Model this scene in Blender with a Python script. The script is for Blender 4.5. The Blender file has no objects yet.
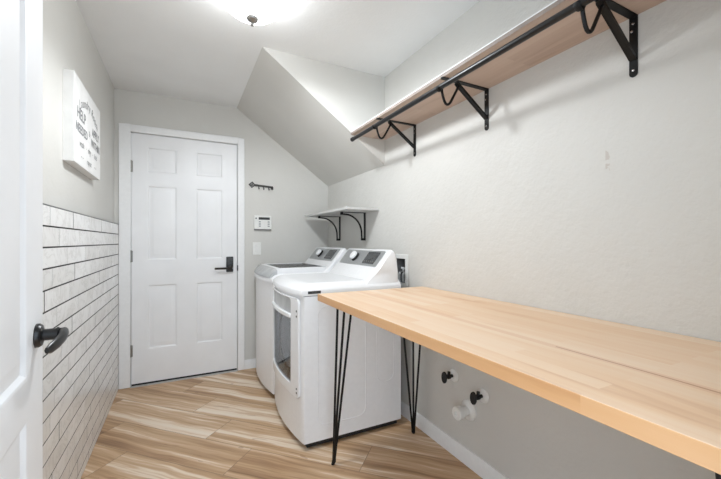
import bpy, bmesh, math, random
from mathutils import Vector, Matrix
random.seed(7)
PI = math.pi
scene = bpy.context.scene
COL = scene.collection

# ------------------------------------------------------------------ room measures (metres)
XL, XT, XR, YB, ZC = -0.4695, -0.440, 1.341, 3.364, 2.383
YF = 0.12            # room face of the front wall (camera stands in its doorway)

# ------------------------------------------------------------------ materials
def lin(c):
    return tuple(((v / 255) / 12.92 if v / 255 <= 0.04045 else ((v / 255 + 0.055) / 1.055) ** 2.4) for v in c)

class NT:
    def __init__(s, name):
        s.m = bpy.data.materials.new(name); s.m.use_nodes = True
        s.t = s.m.node_tree; s.b = s.t.nodes['Principled BSDF']; s.out = s.t.nodes['Material Output']
    def n(s, typ, **kw):
        nd = s.t.nodes.new(typ)
        for k, v in kw.items():
            if k.startswith('i_'): nd.inputs[k[2:].replace('_', ' ')].default_value = v
            else: setattr(nd, k, v)
        return nd
    def l(s, a, b): s.t.links.new(a, b)
    def math(s, op, a, b=None, c=None):
        nd = s.t.nodes.new('ShaderNodeMath'); nd.operation = op
        for i, v in enumerate((a, b, c)):
            if v is None: continue
            if isinstance(v, (int, float)): nd.inputs[i].default_value = v
            else: s.l(v, nd.inputs[i])
        return nd.outputs[0]
    def comb(s, x, y, z):
        nd = s.t.nodes.new('ShaderNodeCombineXYZ')
        for i, v in enumerate((x, y, z)):
            if isinstance(v, (int, float)): nd.inputs[i].default_value = v
            else: s.l(v, nd.inputs[i])
        return nd.outputs[0]
    def pos(s):
        g = s.n('ShaderNodeNewGeometry'); sp = s.n('ShaderNodeSeparateXYZ'); s.l(g.outputs['Position'], sp.inputs[0]); return sp.outputs
    def obj(s):
        g = s.n('ShaderNodeTexCoord'); return g.outputs['Object']
    def noise(s, vec, scale, detail=4, rough=.5, dist=0):
        nd = s.n('ShaderNodeTexNoise'); s.l(vec, nd.inputs['Vector'])
        nd.inputs['Scale'].default_value = scale; nd.inputs['Detail'].default_value = detail
        nd.inputs['Roughness'].default_value = rough; nd.inputs['Distortion'].default_value = dist
        return nd.outputs['Fac']
    def ramp(s, fac, stops):
        nd = s.n('ShaderNodeValToRGB'); s.l(fac, nd.inputs[0]); e = nd.color_ramp.elements
        while len(e) < len(stops): e.new(0.5)
        for i, (p, c) in enumerate(stops): e[i].position = p; e[i].color = (*lin(c), 1)
        return nd.outputs[0]
    def mix(s, fac, a, b, mode='MIX'):
        nd = s.n('ShaderNodeMix'); nd.data_type = 'RGBA'; nd.blend_type = mode
        for i, v in ((0, fac), (6, a), (7, b)):
            if isinstance(v, (int, float)): nd.inputs[i].default_value = v
            elif isinstance(v, tuple): nd.inputs[i].default_value = (*lin(v), 1)
            else: s.l(v, nd.inputs[i])
        return nd.outputs[2]
    def bump(s, h, strength=.2, dist=.01):
        nd = s.n('ShaderNodeBump'); nd.inputs['Strength'].default_value = strength; nd.inputs['Distance'].default_value = dist
        s.l(h, nd.inputs['Height']); s.l(nd.outputs[0], s.b.inputs['Normal'])

def simple(name, col, rough=.5, metal=0, spec=.5, var=.03, vs=40):
    m = NT(name)
    f = m.noise(m.obj(), vs, 3)
    hi = tuple(min(255, c * (1 + var)) for c in col); lo = tuple(c * (1 - var) for c in col)
    m.l(m.ramp(f, [(.3, lo), (.7, hi)]), m.b.inputs['Base Color'])
    m.b.inputs['Roughness'].default_value = rough; m.b.inputs['Metallic'].default_value = metal
    m.b.inputs['Specular IOR Level'].default_value = spec
    return m.m

def wallmat(name, col, bump, scale=55, scuff=False):
    m = NT(name)
    v = m.n('ShaderNodeNewGeometry').outputs['Position']
    f = m.noise(v, 2.2, 3)
    c = m.ramp(f, [(.3, tuple(x * .985 for x in col)), (.7, tuple(min(255, x * 1.01) for x in col))])
    h = m.noise(v, scale, 3, .55)
    h2 = m.noise(v, scale * .32, 2, .5)
    hh = m.math('ADD', m.math('MULTIPLY', h, .6), m.math('MULTIPLY', h2, .9))
    if scuff:            # old scuff marks in the paint of the long wall
        p = m.pos()
        dy = m.math('ABSOLUTE', m.math('SUBTRACT', p[1], .712)); dz = m.math('ABSOLUTE', m.math('SUBTRACT', p[2], 1.475))
        w = m.math('MULTIPLY', m.math('LESS_THAN', dy, .007), m.math('LESS_THAN', dz, .055))
        sp = m.math('MULTIPLY', w, m.math('GREATER_THAN', m.noise(v, 60, 2), .52))
        c = m.mix(m.math('MULTIPLY', sp, .5), c, (188, 176, 166))
    m.l(c, m.b.inputs['Base Color'])
    m.b.inputs['Roughness'].default_value = .62; m.b.inputs['Specular IOR Level'].default_value = .3
    m.bump(hh, bump, .012)
    return m.m

GREY = (217, 215, 210)
M_wall = wallmat('grey_wall_paint', GREY, .10)
M_wallr = wallmat('grey_textured_wall_paint', GREY, .30, 60, True)
M_ceil = wallmat('white_ceiling_paint', (240, 240, 239), .12, 70)
M_trim = simple('white_trim_paint', (244, 244, 244), .38, var=.008)
M_door = simple('white_door_paint', (243, 243, 244), .42, var=.008, vs=6)
M_enamel = simple('white_enamel', (246, 246, 247), .25, var=.006)
M_plastic = simple('white_plastic', (238, 238, 235), .35, var=.01)
M_black = simple('black_powder_coat', (9, 9, 10), .5, 0, .35, var=.2, vs=90)
M_blackm = simple('black_satin_metal', (13, 13, 15), .32, 0, var=.12)
M_pale = simple('pale_grey_shelf_paint', (208, 207, 204), .5, var=.02)
M_dark = simple('dark_rubber', (28, 27, 27), .7, var=.1)
M_silver = simple('brushed_silver', (172, 174, 175), .42, .45, var=.05, vs=120)
M_band = simple('smoky_grey_plastic', (190, 192, 193), .2, 0, var=.05, vs=12)
M_chrome = simple('satin_chrome', (190, 190, 190), .22, 1.0, var=.03)
M_screen = simple('dark_display', (66, 68, 70), .18, var=.2, vs=30)
M_drum = simple('grey_steel_drum', (150, 152, 154), .35, .5, var=.06)
M_inner = simple('pale_plastic_bowl', (232, 233, 234), .3, var=.04)
M_greyplastic = simple('mid_grey_plastic', (112, 113, 114), .5, var=.06)
M_ink = simple('grey_ink', (146, 146, 148), .8, var=.1, vs=200)
M_sign = simple('whitewashed_board', (238, 237, 235), .6, var=.015, vs=15)
M_signside = simple('whitewashed_edge', (226, 222, 216), .7, var=.03, vs=15)
M_grout = simple('dark_grey_grout', (46, 44, 43), .9, var=.08)
M_bronze = simple('dark_bronze', (58, 54, 50), .38, .8, var=.1)
M_sink = simple('cast_iron_key', (74, 72, 70), .6, .3, var=.1)
M_thresh = simple('aluminium_threshold', (190, 188, 184), .4, .3, var=.05)
M_nickel = simple('brushed_nickel', (150, 148, 144), .35, .8, var=.05)

def glassmat(name, tint, mixf, rough=.05):
    m = NT(name)
    tr = m.n('ShaderNodeBsdfTransparent'); tr.inputs[0].default_value = (*lin(tint), 1)
    gl = m.n('ShaderNodeBsdfGlossy'); gl.inputs['Roughness'].default_value = rough; gl.inputs[0].default_value = (.9, .9, .9, 1)
    fr = m.n('ShaderNodeFresnel'); fr.inputs[0].default_value = 1.5
    f = m.math('ADD', m.math('MULTIPLY', fr.outputs[0], .4), mixf)
    mx = m.n('ShaderNodeMixShader'); m.l(f, mx.inputs[0]); m.l(tr.outputs[0], mx.inputs[1]); m.l(gl.outputs[0], mx.inputs[2])
    m.l(mx.outputs[0], m.out.inputs[0]); return m.m
M_glass = glassmat('smoked_glass', (232, 235, 238), .05)
M_lidglass = glassmat('grey_lid_glass', (150, 154, 156), .10, .12)

# marbled white wall tile, one tone per tile
def tilemat():
    m = NT('marbled_white_tile')
    v = m.n('ShaderNodeNewGeometry')
    rnd = v.outputs['Random Per Island']
    off = m.n('ShaderNodeVectorMath', operation='ADD'); m.l(v.outputs['Position'], off.inputs[0]); m.l(m.comb(m.math('MULTIPLY', rnd, 31), m.math('MULTIPLY', rnd, 17), 0), off.inputs[1])
    a = m.noise(off.outputs[0], 7, 6, .6, 1.2)
    vein = m.math('ABSOLUTE', m.math('SUBTRACT', a, .5))
    c = m.ramp(vein, [(0, (222, 220, 218)), (.03, (243, 242, 241)), (.2, (250, 250, 249))])
    b = m.noise(off.outputs[0], 3, 3)
    c = m.mix(.35, c, m.ramp(b, [(.35, (238, 236, 234)), (.65, (253, 253, 252))]))
    tone = m.ramp(rnd, [(0, (243, 242, 240)), (1, (255, 255, 255))])
    c = m.mix(1, c, tone, 'MULTIPLY')
    m.l(c, m.b.inputs['Base Color']); m.b.inputs['Roughness'].default_value = .22
    return m.m
M_tile = tilemat()

# wood look floor tiles laid diagonally, one third stagger
def floormat():
    m = NT('wood_look_floor_tile')
    p = m.pos(); s2 = math.sqrt(.5)
    along = m.math('MULTIPLY', m.math('SUBTRACT', p[0], p[1]), s2)
    perp = m.math('MULTIPLY', m.math('ADD', p[0], p[1]), s2)
    W, L = .2375, .96
    r = m.math('DIVIDE', m.math('SUBTRACT', perp, 1.465), W)
    row = m.math('FLOOR', r); fr = m.math('SUBTRACT', r, row)
    a = m.math('DIVIDE', m.math('ADD', m.math('ADD', along, 1.20), m.math('MULTIPLY', row, .32)), L)
    idx = m.math('FLOOR', a); fa = m.math('SUBTRACT', a, idx)
    wn = m.n('ShaderNodeTexWhiteNoise', noise_dimensions='3D'); m.l(m.comb(row, idx, 3.7), wn.inputs['Vector'])
    rnd = wn.outputs['Value']
    wn2 = m.n('ShaderNodeTexWhiteNoise', noise_dimensions='3D'); m.l(m.comb(row, idx, 9.1), wn2.inputs['Vector'])
    rnd2 = wn2.outputs['Value']
    # slow warp so the bands wander like heartwood
    wv = m.noise(m.comb(m.math('MULTIPLY', along, 2.6), m.math('ADD', m.math('MULTIPLY', perp, 2.0), m.math('MULTIPLY', rnd, 40)), rnd), 1, 2)
    pw = m.math('ADD', perp, m.math('MULTIPLY', m.math('SUBTRACT', wv, .5), .06))
    vec = m.comb(m.math('ADD', m.math('MULTIPLY', along, .6), m.math('MULTIPLY', rnd, 50)), m.math('ADD', m.math('MULTIPLY', pw, 13), m.math('MULTIPLY', rnd2, 60)), rnd)
    band = m.noise(vec, 1, 3.5, .55, .2)
    vec2 = m.comb(m.math('ADD', m.math('MULTIPLY', along, 3.0), m.math('MULTIPLY', rnd2, 20)), m.math('MULTIPLY', pw, 75), rnd2)
    fine = m.noise(vec2, 1, 4, .6, .3)
    bb = m.math('ADD', m.math('ADD', band, m.math('MULTIPLY', m.math('SUBTRACT', fine, .5), .34)), m.math('MULTIPLY', m.math('SUBTRACT', rnd, .5), .12))
    c = m.ramp(bb, [(.22, (132, 100, 74)), (.36, (172, 136, 102)), (.47, (197, 162, 126)), (.57, (213, 182, 149)), (.625, (235, 215, 192)), (.80, (242, 228, 211))])
    kn = m.noise(m.comb(m.math('MULTIPLY', along, 5), m.math('MULTIPLY', pw, 26), rnd), 1, 2, .5, .8)
    c = m.mix(m.math('MULTIPLY', m.math('GREATER_THAN', kn, .70), .35), c, (140, 98, 68))
    gr = m.math('LESS_THAN', m.math('MINIMUM', m.math('MULTIPLY', m.math('MINIMUM', fr, m.math('SUBTRACT', 1, fr)), W), m.math('MULTIPLY', m.math('MINIMUM', fa, m.math('SUBTRACT', 1, fa)), L)), .0016)
    c = m.mix(m.math('MULTIPLY', gr, .75), c, (128, 104, 84))
    m.l(c, m.b.inputs['Base Color']); m.b.inputs['Roughness'].default_value = .42; m.b.inputs['Specular IOR Level'].default_value = .35
    m.bump(m.math('SUBTRACT', m.math('MULTIPLY', fine, .12), gr), .12, .004)
    return m.m
M_floor = floormat()

# butcher block: staves along the length
def blockmat(name, tones, streak, heart=False):
    m = NT(name)
    p = m.pos()
    br = m.n('ShaderNodeTexBrick', offset=.37, squash=1)
    for k, v in dict(Scale=1, Bias=0.0).items(): br.inputs[k].default_value = v
    br.inputs['Mortar Size'].default_value = 0.0; br.inputs['Brick Width'].default_value = .62; br.inputs['Row Height'].default_value = .047
    br.inputs['Color1'].default_value = (0, 0, 0, 1); br.inputs['Color2'].default_value = (1, 1, 1, 1)
    m.l(m.comb(p[1], m.math('ADD', p[0], m.math('MULTIPLY', p[2], 1.0)), 0), br.inputs['Vector'])
    t = m.n('ShaderNodeSeparateColor'); m.l(br.outputs['Color'], t.inputs[0]); t = t.outputs[0]
    wob = m.noise(m.comb(m.math('MULTIPLY', p[0], 6), m.math('MULTIPLY', p[1], 2.2), p[2]), 1, 2)
    px = m.math('ADD', p[0], m.math('MULTIPLY', wob, .06))
    g = m.noise(m.comb(m.math('MULTIPLY', px, 75), m.math('MULTIPLY', p[1], 3), m.math('ADD', m.math('MULTIPLY', t, 20), m.math('MULTIPLY', p[2], 75))), 1, 4, .6)
    g2 = m.noise(m.comb(m.math('MULTIPLY', px, 16), m.math('MULTIPLY', p[1], 1.3), m.math('ADD', t, m.math('MULTIPLY', p[2], 14))), 1, 3, .5)
    f = m.math('ADD', m.math('MULTIPLY', t, .26), m.math('ADD', m.math('MULTIPLY', g, .26), m.math('MULTIPLY', g2, .60)))
    c = m.ramp(f, [(.3, tones[0]), (.55, tones[1]), (.85, tones[2])])
    st = m.ramp(g2, [(.62, (0, 0, 0)), (.76, (255, 255, 255))])
    c = m.mix(m.math('MULTIPLY', st, .55), c, streak)
    if heart:            # a dark heartwood line and its stain in one stave near the open end
        lx = m.math('ABSOLUTE', m.math('SUBTRACT', m.math('ADD', p[0], m.math('MULTIPLY', wob, .018)), .897))
        on = m.math('MULTIPLY', m.math('LESS_THAN', p[1], .60), m.math('GREATER_THAN', g, .36))
        c = m.mix(m.math('MULTIPLY', m.math('LESS_THAN', lx, .014), .28), c, (216, 160, 116))
        c = m.mix(m.math('MULTIPLY', m.math('MULTIPLY', m.math('LESS_THAN', lx, .0032), on), .6), c, (176, 116, 80))
    m.l(c, m.b.inputs['Base Color']); m.b.inputs['Roughness'].default_value = .45; m.b.inputs['Specular IOR Level'].default_value = .3
    m.bump(g, .05, .003)
    return m.m
M_block = blockmat('maple_butcher_block', [(247, 223, 198), (243, 212, 181), (234, 193, 153)], (202, 150, 110), True)
M_blockedge = blockmat('maple_edge_strip', [(228, 184, 140), (221, 172, 124), (207, 152, 102)], (190, 134, 88))
M_shelfedge = simple('grey_brown_shelf_edge', (150, 137, 128), .55, var=.06, vs=20)
M_shelfwood = blockmat('pale_brown_shelf_board', [(205, 184, 170), (197, 174, 158), (182, 157, 141)], (160, 134, 118))

def lampmat(strength):
    m = NT('opal_lamp_glass')
    m.b.inputs['Base Color'].default_value = (.9, .9, .9, 1); m.b.inputs['Roughness'].default_value = .3
    m.b.inputs['Emission Color'].default_value = (.93, .97, 1, 1); m.b.inputs['Emission Strength'].default_value = strength
    return m.m
M_lamp = lampmat(LAMP := 15)

# ------------------------------------------------------------------ mesh helper
class MB:
    def __init__(s): s.v = []; s.f = []; s.mi = []; s.cur = 0
    def add(s, vs, fs):
        o = len(s.v); s.v += [Vector(v) for v in vs]
        s.f += [[i + o for i in f] for f in fs]; s.mi += [s.cur] * len(fs); return s
    def box(s, x0, x1, y0, y1, z0, z1):
        return s.add([(x, y, z) for x in (x0, x1) for y in (y0, y1) for z in (z0, z1)],
                     [(0, 1, 3, 2), (4, 6, 7, 5), (0, 4, 5, 1), (2, 3, 7, 6), (0, 2, 6, 4), (1, 5, 7, 3)])
    def prism(s, poly, axis, a, b):      # poly in the two other axes (cyclic order x,y,z without axis)
        def P(p, t):
            q = list(p); q.insert(axis, t); return tuple(q)
        n = len(poly)
        vs = [P(p, a) for p in poly] + [P(p, b) for p in poly]
        fs = [list(range(n))[::-1], list(range(n, 2 * n))] + [[i, (i + 1) % n, n + (i + 1) % n, n + i] for i in range(n)]
        return s.add(vs, fs)
    def tube(s, pts, r, seg=10, closed=False, flat=None):
        pts = [Vector(p) for p in pts]; n = len(pts); rings = []
        prev = None
        for i, p in enumerate(pts):
            a = pts[i - 1] if (i > 0 or closed) else p; b = pts[(i + 1) % n] if (i < n - 1 or closed) else p
            d = (b - a).normalized()
            if prev is None:
                u = d.orthogonal().normalized() if flat is None else (Vector(flat) - d * d.dot(Vector(flat))).normalized()
            else:
                u = (prev - d * d.dot(prev)).normalized()
            w = d.cross(u); prev = u
            rr = r[i] if isinstance(r, (list, tuple)) else r
            ru, rw = (rr, rr) if not isinstance(rr, (list, tuple)) else rr
            rings.append([p + u * (math.cos(2 * PI * k / seg) * ru) + w * (math.sin(2 * PI * k / seg) * rw) for k in range(seg)])
        vs = [v for rg in rings for v in rg]; fs = []
        for i in range(n if closed else n - 1):
            j = (i + 1) % n
            fs += [[i * seg + k, i * seg + (k + 1) % seg, j * seg + (k + 1) % seg, j * seg + k] for k in range(seg)]
        if not closed: fs += [list(range(seg))[::-1], [(n - 1) * seg + k for k in range(seg)]]
        return s.add(vs, fs)
    def bar(s, p0, p1, w, t, side):      # flat bar of width w (along side) and thickness t
        p0, p1, side = Vector(p0), Vector(p1), Vector(side).normalized(); d = (p1 - p0).normalized(); n = d.cross(side)
        c = [side * (w / 2) + n * (t / 2), side * (w / 2) - n * (t / 2), -side * (w / 2) - n * (t / 2), -side * (w / 2) + n * (t / 2)]
        return s.add([p0 + k for k in c] + [p1 + k for k in c], [(0, 1, 2, 3), (7, 6, 5, 4)] + [(i, i + 4, (i + 1) % 4 + 4, (i + 1) % 4) for i in range(4)])
    def lathe(s, prof, origin=(0, 0, 0), axis=(0, 0, 1), seg=32):   # prof: (radius, height along axis)
        ax = Vector(axis).normalized(); u = ax.orthogonal().normalized(); w = ax.cross(u); o = Vector(origin)
        vs = []; fs = []; n = len(prof)
        for r, h in prof: vs += [o + ax * h + u * (math.cos(2 * PI * k / seg) * r) + w * (math.sin(2 * PI * k / seg) * r) for k in range(seg)]
        for i in range(n - 1): fs += [[i * seg + k, i * seg + (k + 1) % seg, (i + 1) * seg + (k + 1) % seg, (i + 1) * seg + k] for k in range(seg)]
        if prof[0][0] > 1e-6: fs.append(list(range(seg))[::-1])
        if prof[-1][0] > 1e-6: fs.append([(n - 1) * seg + k for k in range(seg)])
        return s.add(vs, fs)
    def ringplate(s, outer, inner, fn0, fn1):   # frame between two loops of the same length; fn: 2D -> 3D for front and back
        n = len(outer)
        vs = [fn0(p) for p in outer] + [fn0(p) for p in inner] + [fn1(p) for p in outer] + [fn1(p) for p in inner]
        fs = []
        for i in range(n):
            j = (i + 1) % n
            fs += [[i, j, n + j, n + i], [2 * n + j, 2 * n + i, 3 * n + i, 3 * n + j], [j, i, 2 * n + i, 2 * n + j], [n + i, n + j, 3 * n + j, 3 * n + i]]
        return s.add(vs, fs)
    def build(s, name, mat, parent=None, bevel=0, seg=2, smooth=35, local=False):
        off = Vector((0, 0, 0)) if (parent is None or local) else wloc(parent)
        me = bpy.data.meshes.new(name)
        bm = bmesh.new(); bv = [bm.verts.new(v - off) for v in s.v]
        for f, mi in zip(s.f, s.mi):
            try: fc = bm.faces.new([bv[i] for i in f]); fc.material_index = mi
            except ValueError: pass
        bmesh.ops.remove_doubles(bm, verts=bm.verts, dist=1e-6)
        bmesh.ops.recalc_face_normals(bm, faces=bm.faces)
        bm.to_mesh(me); bm.free()
        for m in (mat if isinstance(mat, (list, tuple)) else [mat]): me.materials.append(m)
        for p in me.polygons: p.use_smooth = True
        me.set_sharp_from_angle(angle=math.radians(smooth))
        o = bpy.data.objects.new(name, me); COL.objects.link(o)
        if parent is not None: o.parent = parent
        if bevel:
            md = o.modifiers.new('edge', 'BEVEL'); md.width = bevel; md.segments = seg; md.limit_method = 'ANGLE'; md.angle_limit = math.radians(35)
            md.harden_normals = False
        return o

def wloc(o):
    v = Vector((0, 0, 0))
    while o is not None: v += o.location; o = o.parent
    return v
def struct(o, label=None):
    o['kind'] = 'structure'
    return o
def thing(name, loc, label, cat, group=None):
    o = bpy.data.objects.new(name, None); o.empty_display_size = .1; o.location = loc; COL.objects.link(o)
    o['label'] = label; o['category'] = cat
    if group: o['group'] = group
    return o
def rrect(x0, x1, y0, y1, r, n=6):
    pts = []
    for cx, cy, a0 in ((x1 - r, y1 - r, 0), (x0 + r, y1 - r, 90), (x0 + r, y0 + r, 180), (x1 - r, y0 + r, 270)):
        for k in range(n + 1):
            a = math.radians(a0 + 90 * k / n); pts.append((cx + r * math.cos(a), cy + r * math.sin(a)))
    return pts
def arc(cx, cy, r, a0, a1, n): return [(cx + r * math.cos(math.radians(a0 + (a1 - a0) * k / n)), cy + r * math.sin(math.radians(a0 + (a1 - a0) * k / n))) for k in range(n + 1)]
def text_into(mb, txt, size, origin, ux, uy, depth=.0012, align='CENTER', rot=0, bold=0, shear=0):
    cu = bpy.data.curves.new('lettering_curve', 'FONT'); cu.body = txt; cu.size = size; cu.align_x = align; cu.align_y = 'CENTER'; cu.offset = bold; cu.shear = shear; cu.resolution_u = 3
    o = bpy.data.objects.new('lettering_curve', cu); COL.objects.link(o); bpy.context.view_layer.update()
    me = o.to_mesh(); ux, uy = Vector(ux), Vector(uy); nz = ux.cross(uy); O = Vector(origin); c, s_ = math.cos(rot), math.sin(rot)
    vs = [O + ux * (v.co.x * c - v.co.y * s_) + uy * (v.co.x * s_ + v.co.y * c) + nz * depth for v in me.vertices]
    mb.add(vs, [list(p.vertices) for p in me.polygons]); o.to_mesh_clear()
    bpy.data.objects.remove(o); bpy.data.curves.remove(cu)

# ------------------------------------------------------------------ setting
T = .10
struct(MB().box(XL - T, XR + T, -1.3, YB + T, -.06, 0).build('floor', M_floor))
struct(MB().box(XL - T, XR + T, 0, YB + T, ZC, ZC + T).build('ceiling', M_ceil))
struct(MB().box(XL - T, XL, 0, YB + T, 0, ZC).build('wall_left', M_wall))
# right wall, with the pocket of the recessed washer outlet box left open
hy0, hy1, hz0, hz1 = 1.957, 2.078, .886, 1.058
b = MB()
b.box(XR, XR + T, 0, hy0, 0, ZC); b.box(XR, XR + T, hy1, YB + T, 0, ZC)
b.box(XR, XR + T, hy0, hy1, 0, hz0); b.box(XR, XR + T, hy0, hy1, hz1, ZC); b.box(XR + .08, XR + T, hy0, hy1, hz0, hz1)
struct(b.build('wall_right', M_wallr))
# back wall around its door opening
dx0, dx1, dz1 = -.3559, .4533, 2.045
b = MB(); ox0, ox1, oz1 = dx0 - .022, dx1 + .022, dz1 + .02
b.box(XL, ox0, YB, YB + T, 0, ZC); b.box(ox1, XR, YB, YB + T, 0, ZC); b.box(ox0, ox1, YB, YB + T, oz1, ZC)
struct(b.build('wall_back', M_wall))
# front wall with the doorway the photograph is taken through
fx0, fx1 = -.235, .615
b = MB(); b.box(XL, fx0, 0, YF, 0, ZC); b.box(fx1, XR, 0, YF, 0, ZC); b.box(fx0, fx1, 0, YF, 2.06, ZC)
struct(b.build('wall_front', M_wall))
# sloping underside of a stair in the far right corner
struct(MB().prism([(.452, ZC), (XR, ZC), (XR, 1.733)], 1, 2.236, YB).build('wall_bulkhead', M_wall))

# wainscot of wall tile: dark grout bed and bevelled tiles standing proud of it
TZ = 1.304; rowh = .0788; gap = .0050
b = MB(); b.cur = 1; b.box(XL, XT - .0007, YF, YB - .001, 0, TZ); b.cur = 0
starts = [1.72, 1.834, 1.62, 1.745, 1.66, 1.80, 1.70, 1.86, 1.64, 1.77]
z = TZ; k = 0; L = .325
while z > .004:
    z1 = z - .001; z0 = max(z - rowh + gap, .002)
    y = starts[k % len(starts)] - 6 * L
    while y < YB:
        a = max(y + .0006, YF + .002); e = min(y + L - (.0085 if random.random() < .35 else .0036), YB - .002)
        if e - a > .01:
            c = .0005; x0, x1 = XT - .010, XT
            b.add([(x0, a, z0), (x0, e, z0), (x0, e, z1), (x0, a, z1), (x1 - c, a, z0), (x1 - c, e, z0), (x1 - c, e, z1), (x1 - c, a, z1),
                   (x1, a + c, z0 + c), (x1, e - c, z0 + c), (x1, e - c, z1 - c), (x1, a + c, z1 - c)],
                  [(8, 9, 10, 11)] + [(4 + i, 4 + (i + 1) % 4, 8 + (i + 1) % 4, 8 + i) for i in range(4)] + [(i, (i + 1) % 4, 4 + (i + 1) % 4, 4 + i) for i in range(4)])
        y += L
    z -= rowh; k += 1
struct(b.build('wall_tile', [M_tile, M_grout], smooth=20))
struct(MB().box(XL, XT + .001, YF, YB - .001, TZ, TZ + .0035).build('trim_1', M_greyplastic))

# casing round the back door, door stop boards
cw0, cw1, ct = XT + .001, .517, 2.108
b = MB(); f0, f1 = YB - .018, YB
b.box(cw0, dx0 - .006, f0, f1, 0, ct); b.box(dx1 + .006, cw1, f0, f1, 0, ct); b.box(dx0 - .006, dx1 + .006, f0, f1, dz1 + .006, ct)
b.box(ox0, dx0 - .004, YB, YB + T, 0, oz1); b.box(dx1 + .004, ox1, YB, YB + T, 0, oz1); b.box(dx0 - .004, dx1 + .004, YB, YB + T, dz1 + .004, oz1)
b.box(dx0 - .004, dx0 + .012, YB + .05, YB + .075, 0, dz1 + .004); b.box(dx1 - .012, dx1 + .004, YB + .05, YB + .075, 0, dz1 + .004); b.box(dx0 + .012, dx1 - .012, YB + .05, YB + .075, dz1 - .012, dz1 + .004)
struct(b.build('trim_2', M_trim, bevel=.003))
# casing round the near doorway (room side)
b = MB(); b.box(fx1 - .01, fx1 + .012, YF, YF + .012, 0, 2.06); b.box(fx0 - .05, fx1 + .012, YF, YF + .012, 2.06, 2.11)
struct(b.build('trim_3', M_trim, bevel=.003))
b = MB(); pr = [(XR, 0), (XR - .014, 0), (XR - .014, .070), (XR - .008, .083), (XR, .083)]
n = len(pr); b.add([(x, YF, zz) for x, zz in pr] + [(x, YB, zz) for x, zz in pr], [list(range(n)), list(range(n, 2 * n))] + [[i, (i + 1) % n, n + (i + 1) % n, n + i] for i in range(n)])
struct(b.build('baseboard_right', M_trim))
b = MB(); pr = [(YB, 0), (YB - .014, 0), (YB - .014, .070), (YB - .008, .083), (YB, .083)]
b.prism(pr, 0, cw1, XR - .014)
struct(b.build('baseboard_back', M_trim))

# ------------------------------------------------------------------ panel doors
def panel_face(b, x0, x1, z0, z1, panels, y, sgn, depth=.009):
    """One face of a moulded door in the xz plane at y; sgn = direction into the door."""
    xs = sorted({x0, x1} | {p[0] for p in panels} | {p[1] for p in panels}); zs = sorted({z0, z1} | {p[2] for p in panels} | {p[3] for p in panels})
    for i in range(len(xs) - 1):
        for j in range(len(zs) - 1):
            a, c, d, e = xs[i], xs[i + 1], zs[j], zs[j + 1]
            if any(p[0] <= a and c <= p[1] and p[2] <= d and e <= p[3] for p in panels): continue
            b.add([(a, y, d), (c, y, d), (c, y, e), (a, y, e)], [(0, 1, 2, 3)])
    for p in panels:
        loops = []
        for ins, dp in ((0, 0), (.006, .002), (.014, depth), (.022, depth), (.045, .002), (.050, .0015)):
            loops.append([(p[0] + ins, y + sgn * dp, p[2] + ins), (p[1] - ins, y + sgn * dp, p[2] + ins), (p[1] - ins, y + sgn * dp, p[3] - ins), (p[0] + ins, y + sgn * dp, p[3] - ins)])
        for q in range(len(loops) - 1):
            b.add(loops[q] + loops[q + 1], [(i, (i + 1) % 4, 4 + (i + 1) % 4, 4 + i) for i in range(4)])
        b.add(loops[-1], [(0, 1, 2, 3)])
def panel_door(x0, x1, z0, z1, panels, y0, y1):
    b = MB(); panel_face(b, x0, x1, z0, z1, panels, y0, 1); panel_face(b, x0, x1, z0, z1, panels, y1, -1)
    b.add([(x0, y0, z0), (x1, y0, z0), (x1, y0, z1), (x0, y0, z1), (x0, y1, z0), (x1, y1, z0), (x1, y1, z1), (x0, y1, z1)], [(0, 1, 5, 4), (1, 2, 6, 5), (2, 3, 7, 6), (3, 0, 4, 7)])
    return b

six = [(a, c, d, e) for a, c in ((-.246, -.028), (.116, .334)) for d, e in ((1.735, 1.945), (1.015, 1.63), (.285, .815))]
door = panel_door(dx0, dx1, .018, dz1, six, YB + .001, YB + .045).build('door_1', M_door, smooth=20)
struct(door)
for zc in (1.776, 1.05, .287):
    hb = MB(); hb.tube([(dx0 - .003, YB - .004, zc - .048), (dx0 - .003, YB - .004, zc + .048)], .0065, 10)
    hb.box(dx0 - .006, dx0 + .010, YB - .002, YB + .001, zc - .045, zc + .045)
    hb.build('hinge', M_nickel, door)
MB().box(dx0 + .002, dx1 - .002, YB + .003, YB + .043, .004, .019).build('dark_gap_strip', M_dark, door)  # dark strip added to stop the light leak and keep the gap dark
MB().prism([(YB - .03, 0), (YB + .07, 0), (YB + .07, .004), (YB - .02, .004)], 0, dx0 - .004, dx1 + .004).build('threshold', M_thresh, door)
lk = MB(); lk.prism(rrect(.361, .420, .897, 1.033, .006, 3), 1, YB - .022, YB + .001)
lock = lk.build('keypad_lock', M_blackm, door, bevel=.002)
MB().prism(rrect(.367, .414, .966, 1.027, .004, 3), 1, YB - .0235, YB - .021).build('touchpad', M_screen, lock)
lv = MB(); lv.lathe([(.021, 0), (.021, .006), (.012, .010), (.012, .030)], (.392, YB - .022, .932), (0, -1, 0), 20)
lv.tube([(.398, YB - .050, .932), (.37, YB - .052, .932), (.262, YB - .052, .932)], .0095, 10)
lv.build('lever', M_bronze, lock)
MB().lathe([(.013, 0), (.013, .003)], (.404, YB - .022, .932), (0, -1, 0), 16).build('keyhole_ring', M_chrome, lock)
MB().box(dx1 + .001, dx1 + .008, YB - .020, YB - .002, .905, .955).build('strike_plate', M_dark, door)

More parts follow.
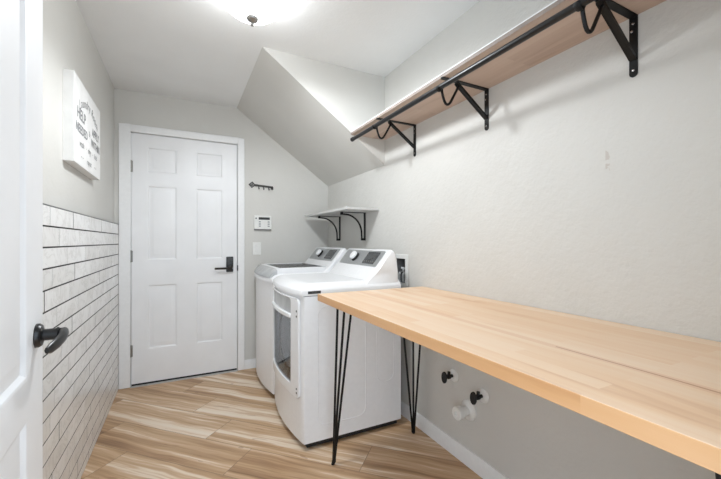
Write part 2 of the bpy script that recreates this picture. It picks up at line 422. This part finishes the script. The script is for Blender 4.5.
# door standing open on the left: local x runs from its hinge to its free edge
hinge = Vector((-.2235, .232)); edge = Vector((-.281, 1.045)); dv = edge - hinge; DW = dv.length
two = [(.115, DW - .115, .895, 1.93), (.115, DW - .115, .235, .815)]
d2 = panel_door(0, DW, .012, 2.045, two, 0, .036).build('door_2', M_door, smooth=20)
d2.location = (hinge.x, hinge.y, 0); d2.rotation_euler = (0, 0, math.atan2(dv.y, dv.x)); struct(d2)
hx = DW - .053; hz = .968
hd = MB(); hd.lathe([(.0255, 0), (.0255, .005), (.022, .010), (.014, .012)], (hx, 0, hz), (0, -1, 0), 28)
hnd = hd.build('door_handle', M_blackm, d2, local=True)
lv = MB(); lv.lathe([(.0125, .010), (.0125, .034), (.0145, .034), (.0145, .037), (.012, .039), (.012, .046)], (hx, 0, hz), (0, -1, 0), 18)
lv.tube([(hx + .011, -.045, hz + .001), (hx - .005, -.047, hz + .001), (hx - .03, -.048, hz - .003), (hx - .06, -.045, hz - .007), (hx - .09, -.040, hz - .010), (hx - .102, -.036, hz - .011)],
        [(.010, .008), (.0125, .009), (.0125, .008), (.012, .007), (.0105, .006), (.006, .004)], 12, flat=(0, 0, 1))
lv.build('lever', M_blackm, hnd, local=True)
hd = MB(); hd.lathe([(.031, 0), (.031, .005), (.020, .012), (.0125, .014), (.0125, .045)], (hx, .036, hz), (0, 1, 0), 24)
hd.tube([(hx + .01, .05, hz), (hx - .05, .052, hz - .004), (hx - .10, .048, hz - .009)], [(.011, .008), (.012, .007), (.006, .004)], 10, flat=(0, 0, 1))
hd.build('door_handle', M_blackm, d2, local=True)
for zc in (.25, 1.05, 1.80):
    MB().tube([(-.004, -.004, zc - .045), (-.004, -.004, zc + .045)], .006, 10).build('hinge', M_nickel, d2, local=True)

# ------------------------------------------------------------------ ceiling light
LX, LY = .303, 1.727
cl = thing('ceiling_light', (LX, LY, ZC), 'round white glass dome light with nickel knob on the ceiling', 'light')
MB().lathe([(0, 0), (.158, 0), (.160, -.010), (.150, -.026), (.138, -.030)], (LX, LY, ZC), (0, 0, 1), 48).build('base_pan', M_chrome, cl)
dome = [(.146, -.024), (.147, -.045)] + [(.147 * math.cos(a), -.045 - .105 * math.sin(a)) for a in [PI / 2 * k / 12 for k in range(1, 12)]] + [(.004, -.150)]
MB().lathe(dome, (LX, LY, ZC), (0, 0, 1), 48).build('glass_dome', M_lamp, cl)
fin = MB().lathe([(.004, -.144), (.026, -.146), (.029, -.152), (.025, -.162), (.012, -.170), (.007, -.174), (.0095, -.180), (.007, -.187), (0, -.190)], (LX, LY, ZC), (0, 0, 1), 24)
fin.build('finial', M_nickel, cl)

# ------------------------------------------------------------------ long shelf over the counter
SZ, SX = 1.918, 1.061
ws = thing('wall_shelf', (XR, 1.2, SZ), 'long pale wood shelf with black hanging rod high on the right wall', 'shelf')
b = MB().box(SX, XR, .14, 2.232, SZ, SZ + .0145); b.mi[0] = 1; b.build('shelf_board', [M_shelfwood, M_shelfedge], ws)
MB().box(SX - .0005, XR, .14, 2.232, SZ + .0145, SZ + .019).build('white_top', M_trim, ws)
RX, RZ = 1.045, 1.868
MB().tube([(RX, .16, RZ), (RX, 2.165, RZ)], .0125, 18).tube([(RX, 2.163, RZ), (RX, 2.178, RZ)], .0145, 18).build('hanging_rod', M_blackm, ws)
for Y in (1.86, 1.262, .631):
    b = MB(); side = (0, 1, 0); t = .004; w = .024
    b.box(XR - t, XR, Y - w / 2, Y + w / 2, 1.728, SZ)
    b.prism([(y, zz) for y, zz in arc(Y, 1.728, w / 2, 180, 360, 8)], 0, XR - t, XR)
    b.box(SX + .006, XR - t, Y - w / 2, Y + w / 2, SZ - t, SZ)
    b.prism(arc(SX + .006, Y, w / 2, 90, 270, 8), 2, SZ - t, SZ)
    b.bar((XR - .006, Y, 1.772), (1.142, Y, SZ - .009), w * .82, .004, side)
    # raised ribs of the diagonal brace
    for s_ in (-1, 1): b.bar((XR - .006, Y + s_ * w * .36, 1.776), (1.146, Y + s_ * w * .36, SZ - .010), .0035, .011, side)
    # hook carrying the rod
    hk = [(1.158, 1.898), (1.144, 1.872), (1.130, 1.848), (1.116, 1.824), (1.108, 1.811), (1.099, 1.802), (1.089, 1.799), (1.080, 1.803), (1.073, 1.813), (1.066, 1.830), (1.060, 1.850), (1.058, 1.864)]
    b.tube([(x, Y, zz) for x, zz in hk], .0060, 10)
    cr = [(RX + .0155 * math.cos(math.radians(a)), Y, RZ + .0155 * math.sin(math.radians(a))) for a in range(-190, 31, 20)]
    b.tube(cr, [(.010, .003)] * len(cr), 8, flat=(0, 1, 0))
    br = b.build('bracket', M_black, ws)
    for zz in (1.738, 1.868, 1.893):
        MB().lathe([(.0042, 0), (.0042, .0015), (.002, .0025)], (XR - t, Y + (.004 if zz < 1.88 and zz > 1.8 else 0), zz), (-1, 0, 0), 12).build('screw', M_chrome, br)

# ------------------------------------------------------------------ corner shelf over the machines
cs = thing('corner_shelf', (XR, 2.85, 1.405), 'small pale grey corner shelf on curved black brackets above the washer and dryer', 'shelf')
MB().box(1.066, XR, 2.318, 3.288, 1.405, 1.424).build('shelf_board', M_pale, cs, bevel=.0015)
for Y in (2.551, 3.059):
    b = MB(); w = .026
    b.box(XR - .005, XR, Y - w / 2, Y + w / 2, 1.178, 1.405)
    b.box(1.128, XR - .005, Y - w / 2, Y + w / 2, 1.400, 1.405)
    cv = [(1.128, 1.389), (1.16, 1.387)] + [(1.16 + .150 * math.sin(a), 1.232 + .155 * math.cos(a)) for a in [PI / 2 * k / 10 for k in range(1, 11)]] + [(1.312, 1.18)]
    b.tube([(x, Y, zz) for x, zz in cv], [(.009, .0065)] * len(cv), 10, flat=(0, 1, 0))
    b.box(1.122, 1.142, Y - .008, Y + .008, 1.382, 1.402); b.box(1.306, XR - .004, Y - .008, Y + .008, 1.178, 1.196)
    br = b.build('bracket', M_black, cs, bevel=.001)
    for zz in (1.30, 1.365):
        MB().lathe([(.005, 0), (.004, .002), (.001, .003)], (XR - .005, Y, zz), (-1, 0, 0), 12).build('screw', M_blackm, br)

# ------------------------------------------------------------------ counter
CZ, CX, CY0, CY1, CT = .891, .649, .135, 1.779, .036
ct_ = thing('counter_table', (1.0, .95, 0), 'butcher block counter on black hairpin legs along the right wall', 'counter')
b = MB().box(CX, XR - .002, CY0, CY1, CZ - CT, CZ); b.mi[0] = 1; b.build('countertop', [M_block, M_blockedge], ct_, bevel=.002)
def hairpin(tops, foot, corner):
    b = MB(); zt = CZ - CT; fx, fy = foot; r = .0060
    tops = [Vector((x, y, zt - .003)) for x, y in tops]; f = Vector((fx, fy, .012))
    ends = []
    for k, tp in enumerate(tops):
        o = Vector((tp.x - fx, tp.y - fy, 0)).normalized() * .010
        if k == 1: o *= .3
        b.tube([tp, f + o + Vector((0, 0, .02)), f + o], r, 10); ends.append(f + o)
    b.tube([ends[0] , f + Vector((0, 0, -.006)), ends[2]], r, 10)
    b.tube([f + Vector((0, 0, -.010)), f + Vector((0, 0, .010))], [.008, .0055], 12)
    b.tube([f + Vector((0, 0, -.012)), f + Vector((0, 0, -.008))], .009, 12)
    # mounting plate under the top
    pts = [Vector((t_.x, t_.y)) for t_ in tops]; c = sum(pts, Vector((0, 0))) / 3
    q = [(c.x + (p.x - c.x) * 1.25 , c.y + (p.y - c.y) * 1.25) for p in pts]
    x0, x1, y0, y1 = min(p[0] for p in q) - .012, max(p[0] for p in q) + .012, min(p[1] for p in q) - .012, max(p[1] for p in q) + .012
    b.box(max(x0, CX + .004), min(x1, XR - .008), y0, y1, zt - .004, zt)
    return b.build('hairpin_leg', M_black, ct_)
hairpin([(.722, 1.590), (.728, 1.690), (.812, 1.690)], (.711, 1.714), None)
hairpin([(1.160, 1.757), (1.252, 1.757), (1.252, 1.655)], (1.266, 1.771), None)
hairpin([(.722, .228), (.722, .172), (.800, .172)], (.711, .160), None)
hairpin([(1.160, .172), (1.252, .172), (1.252, .274)], (1.266, .160), None)

# ------------------------------------------------------------------ washer and dryer
HW, DEP = .343, .640          # half width, depth; local axes of the room, front towards -x
def bow(y): return -.036 * (1 - (y / HW) ** 2)
def machine(name, yc, label, cat, window):
    X0 = .609
    R = thing(name, (X0 + DEP / 2, yc, 0), label, cat, None)
    cr = .008
    ys = [-HW + cr] + [-.30 + .03 * k for k in range(21)] + [HW - cr]
    wy0, wy1, wz0, wz1 = -.205, .268, .340, .725       # hole behind the door glass (near side is -y)
    if window: ys += [wy0 + .0, wy1]
    ys = sorted(set(round(y, 5) for y in ys))
    zs = sorted({.041, .862} | ({wz0, wz1} if window else set()))
    # body shell: bowed front, rounded front corners, sides, back
    out = [(DEP, -HW), (cr, -HW), (cr * .3, -HW + cr * .3)] + [(bow(y), y) for y in ys] + [(cr * .3, HW - cr * .3), (cr, HW), (DEP, HW)]
    b = MB(); n = len(out)
    for i in range(n):
        j = (i + 1) % n
        for k in range(len(zs) - 1):
            ya, yb_ = out[i][1], out[j][1]
            if window and k == 1 and out[i][0] < cr * .2 and out[j][0] < cr * .2 and ya >= wy0 - 1e-4 and yb_ <= wy1 + 1e-4 and yb_ > ya: continue
            P = lambda o, zz: (X0 + o[0], yc + o[1], zz)
            b.add([P(out[i], zs[k]), P(out[j], zs[k]), P(out[j], zs[k + 1]), P(out[i], zs[k + 1])], [(0, 1, 2, 3)])
    b.add([(X0 + p[0], yc + p[1], .041) for p in out], [list(range(n))])
    # stamped stiffening ribs on the cabinet sides
    for sd in (-1, 1):
        for rx0, rx1, rz0, rz1 in ((.690, .997, .125, .80), (1.074, 1.197, .30, .82)):
            lp = [(x, yc + sd * (HW - .0016), zz) for x, zz in rrect(rx0, rx1, rz0, rz1, .05, 6)]
            b.tube(lp, .0036, 8, closed=True)
    body = b.build('cabinet', M_enamel, R, smooth=40)
    # recessed plinth, coloured dark to draw the shade under the cabinet, and feet
    MB().box(X0 + .022, X0 + DEP - .02, yc - HW + .018, yc + HW - .018, .010, .041).build('base_pan', M_dark, R)
    for fx in (.07, DEP - .06):
        for fy in (-HW + .06, HW - .06):
            MB().lathe([(.022, 0), (.022, .012), (.010, .016), (.010, .041)], (X0 + fx, yc + fy, 0), (0, 0, 1), 16).build('foot', M_dark, R)
    return R, X0

def top_cap(X0, yc, z0, z1, parent, mat=None):
    """Rounded top: grid over the footprint, falling away at the front and side edges."""
    b = MB(); ny, nx = 40, 36
    def prof(t):      # 0 at the rim -> 1 inside
        return 1 - (1 - min(1, t)) ** 2.2
    P = {}
    for i in range(nx + 1):
        for j in range(ny + 1):
            v = -1 + 2 * j / ny; v = math.copysign(1 - (1 - abs(v)) ** 1.6, v) if abs(v) < 1 else v
            y = v * HW
            u = (i / nx) ** 1.7
            x = bow(y) - .012 + u * (DEP + .012 - bow(y))
            de = min((HW - abs(y)) / .055, (x - (bow(y) - .012)) / .085)
            zz = z0 + .028 + (z1 - z0 - .028) * prof(max(0, de))
            P[i, j] = (X0 + x, yc + y, zz)
    vs = [P[i, j] for i in range(nx + 1) for j in range(ny + 1)]
    idx = lambda i, j: i * (ny + 1) + j
    fs = [(idx(i, j), idx(i + 1, j), idx(i + 1, j + 1), idx(i, j + 1)) for i in range(nx) for j in range(ny)]
    rim = [idx(0, j) for j in range(ny + 1)] + [idx(i, ny) for i in range(1, nx + 1)] + [idx(nx, j) for j in range(ny - 1, -1, -1)] + [idx(i, 0) for i in range(nx - 1, 0, -1)]
    m = len(vs); vs = vs + [(vs[k][0], vs[k][1], z0) for k in rim]
    for q in range(len(rim)):
        r2 = (q + 1) % len(rim); fs.append((rim[q], rim[r2], m + r2, m + q))
    fs.append([m + q for q in range(len(rim))])
    b.add(vs, fs)
    return b.build('top_panel', mat or M_enamel, parent, smooth=50)

def console(X0, yc, parent):
    prof = [(.985, .905), (1.03, .945), (1.075, .985), (1.092, 1.003)] + [(1.178, 1.108), (1.186, 1.114), (1.196, 1.117), (1.208, 1.114), (1.218, 1.104), (1.232, 1.06), (1.241, .98), (1.243, .905)]
    b = MB(); hw = HW - .012
    pl = []
    # round the two ends over by shrinking the profile towards them
    for dy, sc in ((0, .90), (.006, .95), (.016, .985), (.03, 1)): pl.append((-hw + dy, sc))
    pl += [(-p, q) for p, q in pl[::-1]]
    n = len(prof); vs = []; fs = []
    cx, cz = 1.15, .93
    for y, sc in pl: vs += [(cx + (px - cx) * sc, yc + y, cz + (pz - cz) * sc if pz > cz else pz) for px, pz in prof]
    for i in range(len(pl) - 1): fs += [(i * n + k, i * n + (k + 1) % n, (i + 1) * n + (k + 1) % n, (i + 1) * n + k) for k in range(n)]
    fs += [list(range(n))[::-1], [(len(pl) - 1) * n + k for k in range(n)]]
    b.add(vs, fs); con = b.build('console', M_enamel, parent, smooth=50)
    # control fascia lying on the slope
    p0, p1 = Vector((1.096, 0, 1.007)), Vector((1.176, 0, 1.105)); d = (p1 - p0).normalized(); nrm = Vector((-d.z, 0, d.x))
    Lp = (p1 - p0).length
    fc = lambda s, t, h: tuple(p0 + d * s + nrm * h + Vector((0, yc + t, 0)))
    def slab(loop, h0, h1):
        m = len(loop); return MB().add([fc(q[1], q[0], h0) for q in loop] + [fc(q[1], q[0], h1) for q in loop], [list(range(m)), list(range(m, 2 * m))] + [[i, (i + 1) % m, m + (i + 1) % m, m + i] for i in range(m)])
    fas = slab(rrect(-.285, .285, 0, Lp, .012), -.002, .003).build('control_fascia', M_silver, con)
    slab(rrect(-.235, -.075, .018, Lp - .012, .006), .003, .0045).build('display', M_screen, fas)
    kb = MB().lathe([(.036, .003), (.036, .008), (.031, .012), (.030, .032), (.026, .036), (0, .037)], fc(Lp * .5, .075, 0), nrm, 32)
    kb.build('knob', M_dark, fas)  # dark body stands in for the shade beside the white cap
    MB().lathe([(.0315, .020), (.0315, .034), (.027, .0385), (0, .039)], fc(Lp * .5, .075, 0), nrm, 32).build('knob_cap', M_enamel, fas)
    for k in range(5):
        MB().lathe([(.0035, .0045), (.003, .006), (0, .0062)], fc(Lp * .30 + .0, -.095 - .03 * k, 0), nrm, 10).build('touch_button', M_nickel, fas)
    return con

# dryer (nearer)
R, X0 = machine('dryer', 2.227, 'white front loading dryer with glass window door beside the butcher block counter', 'dryer', True)
yc = 2.227
top_cap(X0, yc, .8655, .932, R); console(X0, yc, R)
MB().box(X0 + .004, X0 + DEP, yc - HW + .004, yc + HW - .004, .860, .866).build('seam', M_greyplastic, R)
sl = MB(); sl.box(X0 + .022, X0 + .098, yc - HW - .0015, yc - HW + .002, .876, .8915); sl.build('side_slot', M_screen, R)

# dryer door, following the bowed front
def bowed(b, y0, y1, z0, z1, h0, h1, n=16):
    vs = []; fs = []
    for k in range(n + 1):
        y = y0 + (y1 - y0) * k / n
        vs += [(X0 + bow(y) - h, yc + y, zz) for h, zz in ((h0, z0), (h1, z0), (h1, z1), (h0, z1))]
    for k in range(n): fs += [(4 * k + q, 4 * k + (q + 1) % 4, 4 * k + 4 + (q + 1) % 4, 4 * k + 4 + q) for q in range(4)]
    fs += [(0, 1, 2, 3), (4 * n, 4 * n + 1, 4 * n + 2, 4 * n + 3)]
    return b.add(vs, fs)
def subdiv(A, B, step=.022):
    oA, oB = [], []
    for i in range(len(A)):
        j = (i + 1) % len(A); k = max(1, int(math.hypot(A[j][0] - A[i][0], A[j][1] - A[i][1]) / step))
        for q in range(k):
            for o, S in ((oA, A), (oB, B)): o.append((S[i][0] + (S[j][0] - S[i][0]) * q / k, S[i][1] + (S[j][1] - S[i][1]) * q / k))
    return oA, oB
oA, oB = subdiv(rrect(-.306, .290, .278, .846, .035, 8), rrect(-.203, .266, .342, .838, .020, 8))
b = MB(); at = lambda h: (lambda p: (X0 + bow(p[0]) - h, yc + p[0], p[1]))
b.ringplate(oA, oB, at(.015), at(.001))
dr = b.build('door', M_enamel, R, bevel=.005, seg=3)
bowed(MB(), -.205, .268, .738, .840, .001, .008).build('smoky_band', M_band, dr)
bowed(MB(), -.205, .268, .722, .748, .004, .024).build('cross_bar', M_enamel, dr, bevel=.006, seg=3)
bowed(MB(), -.205, .268, .340, .724, .004, .008).build('glass', M_glass, dr)
for zz in (.775, .745, .335, .312):
    MB().lathe([(.006, 0), (.006, .002), (.003, .003)], (X0 + bow(-.285) - .015, yc - .285, zz), (-1, 0, 0), 12).build('hinge_screw', M_dark, dr)
# what shows through the glass: dark surround and the pale bowl of the door
cy_, cz_, cr_ = .045, .538, .183
rc = rrect(-.205, .268, .340, .725, .02, 8); oA, _ = subdiv(rc, rc)
oC = [(cy_ + cr_ * math.cos(a), cz_ + cr_ * math.sin(a)) for a in [math.atan2((p[1] - cz_) / .19, (p[0] - cy_) / .235) for p in oA]]
MB().ringplate(oA, oC, lambda p: (X0 + .012, yc + p[0], p[1]), lambda p: (X0 + .020, yc + p[0], p[1])).build('door_surround', M_greyplastic, dr)
MB().lathe([(cr_, .014), (cr_ * .96, .03), (cr_ * .88, .052), (cr_ * .82, .058), (cr_ * .66, .058), (cr_ * .58, .034), (cr_ * .3, .026), (0, .024)], (X0, yc + cy_, cz_), (1, 0, 0), 40).build('door_bowl', M_inner, dr)
MB().tube([(X0 + .012, yc + cy_ + (cr_ + .002) * math.cos(2 * PI * k / 48), cz_ + (cr_ + .002) * math.sin(2 * PI * k / 48)) for k in range(48)], .005, 8, closed=True).build('gasket', M_dark, dr)

# washer (in the corner)
R, X0 = machine('washer', 2.951, 'white top loading washer with grey glass lid in the corner beyond the dryer', 'washer', False)
yc = 2.951
top_cap(X0, yc, .8655, .928, R); console(X0, yc, R)
MB().box(X0 + .004, X0 + DEP, yc - HW + .004, yc + HW - .004, .860, .866).build('seam', M_greyplastic, R)
MB().box(X0 - .003, X0 + .006, yc - HW + .030, yc - HW + .042, .80, .852).build('side_slot', M_screen, R)
b = MB(); yy0, yy1, lx0, lx1 = -.305, .305, .030, .440
for (a, c, d, e) in ((lx0, lx0 + .028, yy0, yy1), (lx1 - .02, lx1, yy0, yy1), (lx0 + .028, lx1 - .02, yy0, yy0 + .022), (lx0 + .028, lx1 - .02, yy1 - .022, yy1)):
    b.box(X0 + a, X0 + c, yc + d, yc + e, .922, .968)
lid = b.build('lid', M_enamel, R, bevel=.004)
MB().box(X0 + lx0 + .026, X0 + lx1 - .018, yc + yy0 + .02, yc + yy1 - .02, .958, .964).build('lid_glass', M_lidglass, lid)
b = MB(); vs = []; fs = []; n = 20
for k in range(n + 1):
    y = -.315 + .63 * k / n; t = 1 - min(1, (.315 - abs(y)) / .03); dz = .018 * t * t
    vs += [(X0 + bow(y) - .014, yc + y, .897), (X0 + bow(y) - .010, yc + y, .915), (X0 + .012, yc + y, .960 - dz), (X0 + .034, yc + y, .967 - dz), (X0 + .034, yc + y, .915), (X0 + bow(y) + .01, yc + y, .895)]
for k in range(n): fs += [(6 * k + q, 6 * k + (q + 1) % 6, 6 * k + 6 + (q + 1) % 6, 6 * k + 6 + q) for q in range(6)]
fs += [tuple(range(6)), tuple(range(6 * n, 6 * n + 6))]
b.add(vs, fs); b.build('lid_lip', M_band, lid, smooth=50)

# ------------------------------------------------------------------ plumbing on the right wall
ob = thing('outlet_box', (XR, 2.018, .878), 'white recessed washer outlet box on the right wall behind the dryer', 'outlet box')
fn = lambda x: (lambda p: (x, p[0], p[1]))
o1, i1 = rrect(1.934, 2.100, .872, 1.082, .004, 3), rrect(1.962, 2.073, .891, 1.053, .003, 3)
MB().ringplate(o1, i1, fn(XR - .008), fn(XR)).build('frame', M_plastic, ob, bevel=.002)
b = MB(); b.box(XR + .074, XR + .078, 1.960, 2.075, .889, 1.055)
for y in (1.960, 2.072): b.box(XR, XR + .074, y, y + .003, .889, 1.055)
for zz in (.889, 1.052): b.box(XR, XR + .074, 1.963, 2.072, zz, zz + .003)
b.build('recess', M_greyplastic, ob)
for y, m in ((2.048, M_chrome), (1.998, M_nickel)):
    v = MB(); v.tube([(XR + .04, y, .893), (XR + .04, y, .950)], .010, 12); v.tube([(XR + .04, y, .955), (XR + .012, y, .955)], .009, 12); v.tube([(XR + .04, y, .945), (XR + .04, y, .975)], .013, 12)
    va = v.build('valve', m, ob)
    MB().tube([(XR + .035, y - .016, .985), (XR + .035, y + .016, .985)], .008, 10).tube([(XR + .035, y, .97), (XR + .035, y, .987)], .005, 10).build('valve_handle', M_greyplastic if m is M_nickel else M_inner, va)
    MB().tube([(XR + .012, y, .955), (XR + .004, y, .948), (XR + .002, y, .93), (XR + .004, y, .905), (XR + .012, y, .895)], .009, 10).build('hose', M_band, va)

def stop_valve(y, z, label):
    o = thing('shutoff_valve', (XR, y, z), label, 'valve', 'shutoff valves under the counter')
    MB().lathe([(.036, 0), (.035, .004), (.027, .010), (.014, .012)], (XR, y, z), (-1, 0, 0), 28).build('escutcheon', M_plastic, o)
    MB().lathe([(.0085, .008), (.0085, .028), (.013, .030), (.013, .044), (.008, .046), (.008, .064)], (XR, y, z), (-1, 0, 0), 18).tube([(XR - .036, y, z), (XR - .036, y, z + .026)], .008, 12).build('valve_body', M_dark, o)
    h = MB(); lp = [(y + .019 * math.cos(a), z + .031 * math.sin(a)) for a in [2 * PI * k / 24 for k in range(24)]]
    h.prism(lp, 0, XR - .074, XR - .062); h.build('valve_handle', M_dark, o, bevel=.003)
stop_valve(1.497, .432, 'black shutoff valve on the wall nearer the dryer, alone above the baseboard')
stop_valve(1.284, .404, 'black shutoff valve directly above the white drain pipe stub')
dp = thing('drain_pipe_stub', (XR, 1.383, .290), 'white capped drain pipe stub low on the wall under the counter', 'pipe')
MB().lathe([(.052, 0), (.051, .006), (.042, .014), (.026, .018)], (XR, 1.383, .290), (-1, 0, 0), 32).build('flange', M_plastic, dp)
MB().lathe([(.025, .010), (.025, .070)], (XR, 1.383, .290), (-1, 0, 0), 28).build('pipe', M_plastic, dp)
MB().lathe([(.029, .056), (.033, .058), (.033, .084), (.030, .088), (.012, .088), (.011, .080), (0, .080)], (XR, 1.383, .290), (-1, 0, 0), 32).build('pipe_cap', M_plastic, dp)

# ------------------------------------------------------------------ small things on the back wall
kr = thing('key_hook_rail', (.67, YB, 1.69), 'dark metal key shaped rack with three hooks on the back wall', 'key rack')
tilt = math.radians(-3.5)
kp = lambda s, t: (.560 + s * math.cos(tilt) - t * math.sin(tilt), 1.696 + s * math.sin(tilt) + t * math.cos(tilt))
b = MB(); D = lambda r, c=.026: [kp(c + r, 0), kp(c, r * .95), kp(c - r, 0), kp(c, -r * .95)]
f3 = lambda y: (lambda p: (p[0], y, p[1]))
b.ringplate(D(.032), D(.019), f3(YB - .010), f3(YB)); b.ringplate(D(.013), D(.006), f3(YB - .009), f3(YB))
pl = lambda q: [kp(*v) for v in q]
def xz(b, poly, y0, y1): 
    m = len(poly); b.add([(p[0], y0, p[1]) for p in poly] + [(p[0], y1, p[1]) for p in poly], [list(range(m)), list(range(m, 2 * m))] + [[i, (i + 1) % m, m + (i + 1) % m, m + i] for i in range(m)])
xz(b, pl([(.050, .0085), (.218, .0085), (.218, -.0085), (.050, -.0085)]), YB - .010, YB - .001)
for a, l in ((.060, .010), (.070, .010)): xz(b, pl([(a, l), (a + .005, l), (a + .005, -l), (a, -l)]), YB - .011, YB)
xz(b, pl([(.200, 0), (.221, 0), (.221, -.024), (.212, -.024), (.212, -.014), (.207, -.014), (.207, -.024), (.200, -.024)]), YB - .010, YB - .001)
b.build('key_plate', M_sink, kr)
for s_ in (.085, .130, .178):
    x, z = kp(s_, 0)
    MB().tube([(x, YB - .010, z), (x, YB - .013, z - .020), (x, YB - .018, z - .032), (x, YB - .028, z - .034), (x, YB - .032, z - .024)], .0042, 8).build('hook', M_sink, kr)

ap = thing('mounted_alarm_keypad', (.68, YB, 1.347), 'white alarm keypad with small grey screen on the back wall', 'keypad')
xz_ = MB(); xz(xz_, rrect(.601, .760, 1.284, 1.411, .006, 4), YB - .026, YB); kb = xz_.build('housing', M_plastic, ap, bevel=.003)
q = MB(); xz(q, rrect(.642, .744, 1.372, 1.395, .003, 3), YB - .0275, YB - .025); q.build('screen', M_screen, kb)
q = MB(); xz(q, rrect(.604, .757, 1.276, 1.285, .002, 3), YB - .022, YB); q.build('lower_edge', M_greyplastic, kb)
q = MB(); xz(q, rrect(.612, .626, 1.378, 1.390, .002, 3), YB - .0275, YB - .025); q.build('indicator', M_greyplastic, kb)
for i in range(4):
    for j in range(3):
        x, z = .652 + .027 * i, 1.312 + .020 * j
        q = MB(); xz(q, rrect(x - .009, x + .009, z - .006, z + .006, .002, 2), YB - .0285, YB - .025); q.build('button', M_silver if i in (0, 3) else M_sign, kb)
sw = thing('light_switch', (.63, YB, 1.104), 'white rocker light switch on the back wall below the alarm keypad', 'switch')
q = MB(); xz(q, rrect(.592, .667, 1.045, 1.163, .005, 4), YB - .006, YB); q.build('switch_plate', M_plastic, sw, bevel=.002)
q = MB(); xz(q, rrect(.613, .646, 1.071, 1.137, .002, 3), YB - .010, YB - .005); q.build('rocker', M_plastic, sw, bevel=.0015)

# ------------------------------------------------------------------ sign on the left wall
sy0, sy1, sz0, sz1, sxf = 2.0, 2.57, 1.533, 1.942, -.4285
sg = thing('wall_sign', (XL, 2.285, 1.533), 'white wooden laundry room sign with grey lettering on the left wall', 'sign')
brd = MB().box(XL, sxf, sy0, sy1, sz0, sz1).build('board', M_sign, sg, bevel=.002)
mid = (sy0 + sy1) / 2; UX, UY = (0, 1, 0), (0, 0, 1)
def T(b, t, y, z, s, **k): text_into(b, t, s, (sxf, y, z), UX, UY, **k)
def words(*a, **k):
    b = MB(); T(b, *a, **k); b.build('lettering', M_ink, brd)
b = MB(); word = 'Laundry Room'; wd = [.55, .5, .52, .52, .52, .4, .5, .35, .62, .5, .5, .8]; tot = sum(wd); acc = 0; Rr = .40
for ch, w in zip(word, wd):
    u = (acc + w / 2) / tot - .5; acc += w; a = u * 1.08
    if ch == ' ': b.build('lettering', M_ink, brd); b = MB()
    else: T(b, ch, mid + Rr * math.sin(a), 1.866 - Rr + Rr * math.cos(a), .062, rot=-a, shear=.25)
b.build('lettering', M_ink, brd)
for t, y, z, s_ in (('HELP', 2.130, 1.775, .074), ('NEEDED', 2.138, 1.705, .060), ('APPLY', 2.440, 1.760, .062), ('WITHIN', 2.440, 1.697, .058), ('&', mid + .012, 1.732, .044)):
    words(t, y, z, s_, bold=.001 if len(t) > 1 else 0)
for t, y in (('wash', 2.135), ('dry', 2.292), ('fold', 2.440)): words(t, y, 1.640, .044, shear=.2)
for y in (2.222, 2.365): words('.', y, 1.650, .05)
words('repeat', mid, 1.578, .040, shear=.2)
for k in (-1, 1): words('- -', mid + k * .145, 1.582, .05)

# ------------------------------------------------------------------ light
w = bpy.data.worlds.new('World'); scene.world = w; w.use_nodes = True
w.node_tree.nodes['Background'].inputs[0].default_value = (.75, .875, 1, 1); w.node_tree.nodes['Background'].inputs[1].default_value = 3.0

sl_ = bpy.data.lights.new('ceiling_light_lamp', 'SPOT'); sl_.energy = 37; sl_.spot_size = math.radians(179); sl_.spot_blend = .45; sl_.shadow_soft_size = .06; sl_.color = (.91, .96, 1)
so = bpy.data.objects.new('ceiling_light_lamp', sl_); COL.objects.link(so); so.location = (LX + .05, LY, ZC - .205); so.rotation_euler = Vector((.14, .10, -1)).to_track_quat('-Z', 'Y').to_euler()

# ------------------------------------------------------------------ camera
cam = bpy.data.cameras.new('camera'); co = bpy.data.objects.new('camera', cam); COL.objects.link(co)
co.location = (0, 0, 1.171); co.rotation_euler = (PI / 2, 0, -math.radians(27.0))
cam.sensor_fit = 'HORIZONTAL'; cam.sensor_width = 36; cam.lens = 36 * 352.4 / 721; cam.shift_y = (241.33 - 239.5) / 721; cam.clip_start = .01
scene.camera = co
vs_ = scene.view_settings
vs_.view_transform = 'Standard'; vs_.look = 'None'; vs_.gamma = 1; vs_.use_curve_mapping = False; vs_.exposure = 0.1
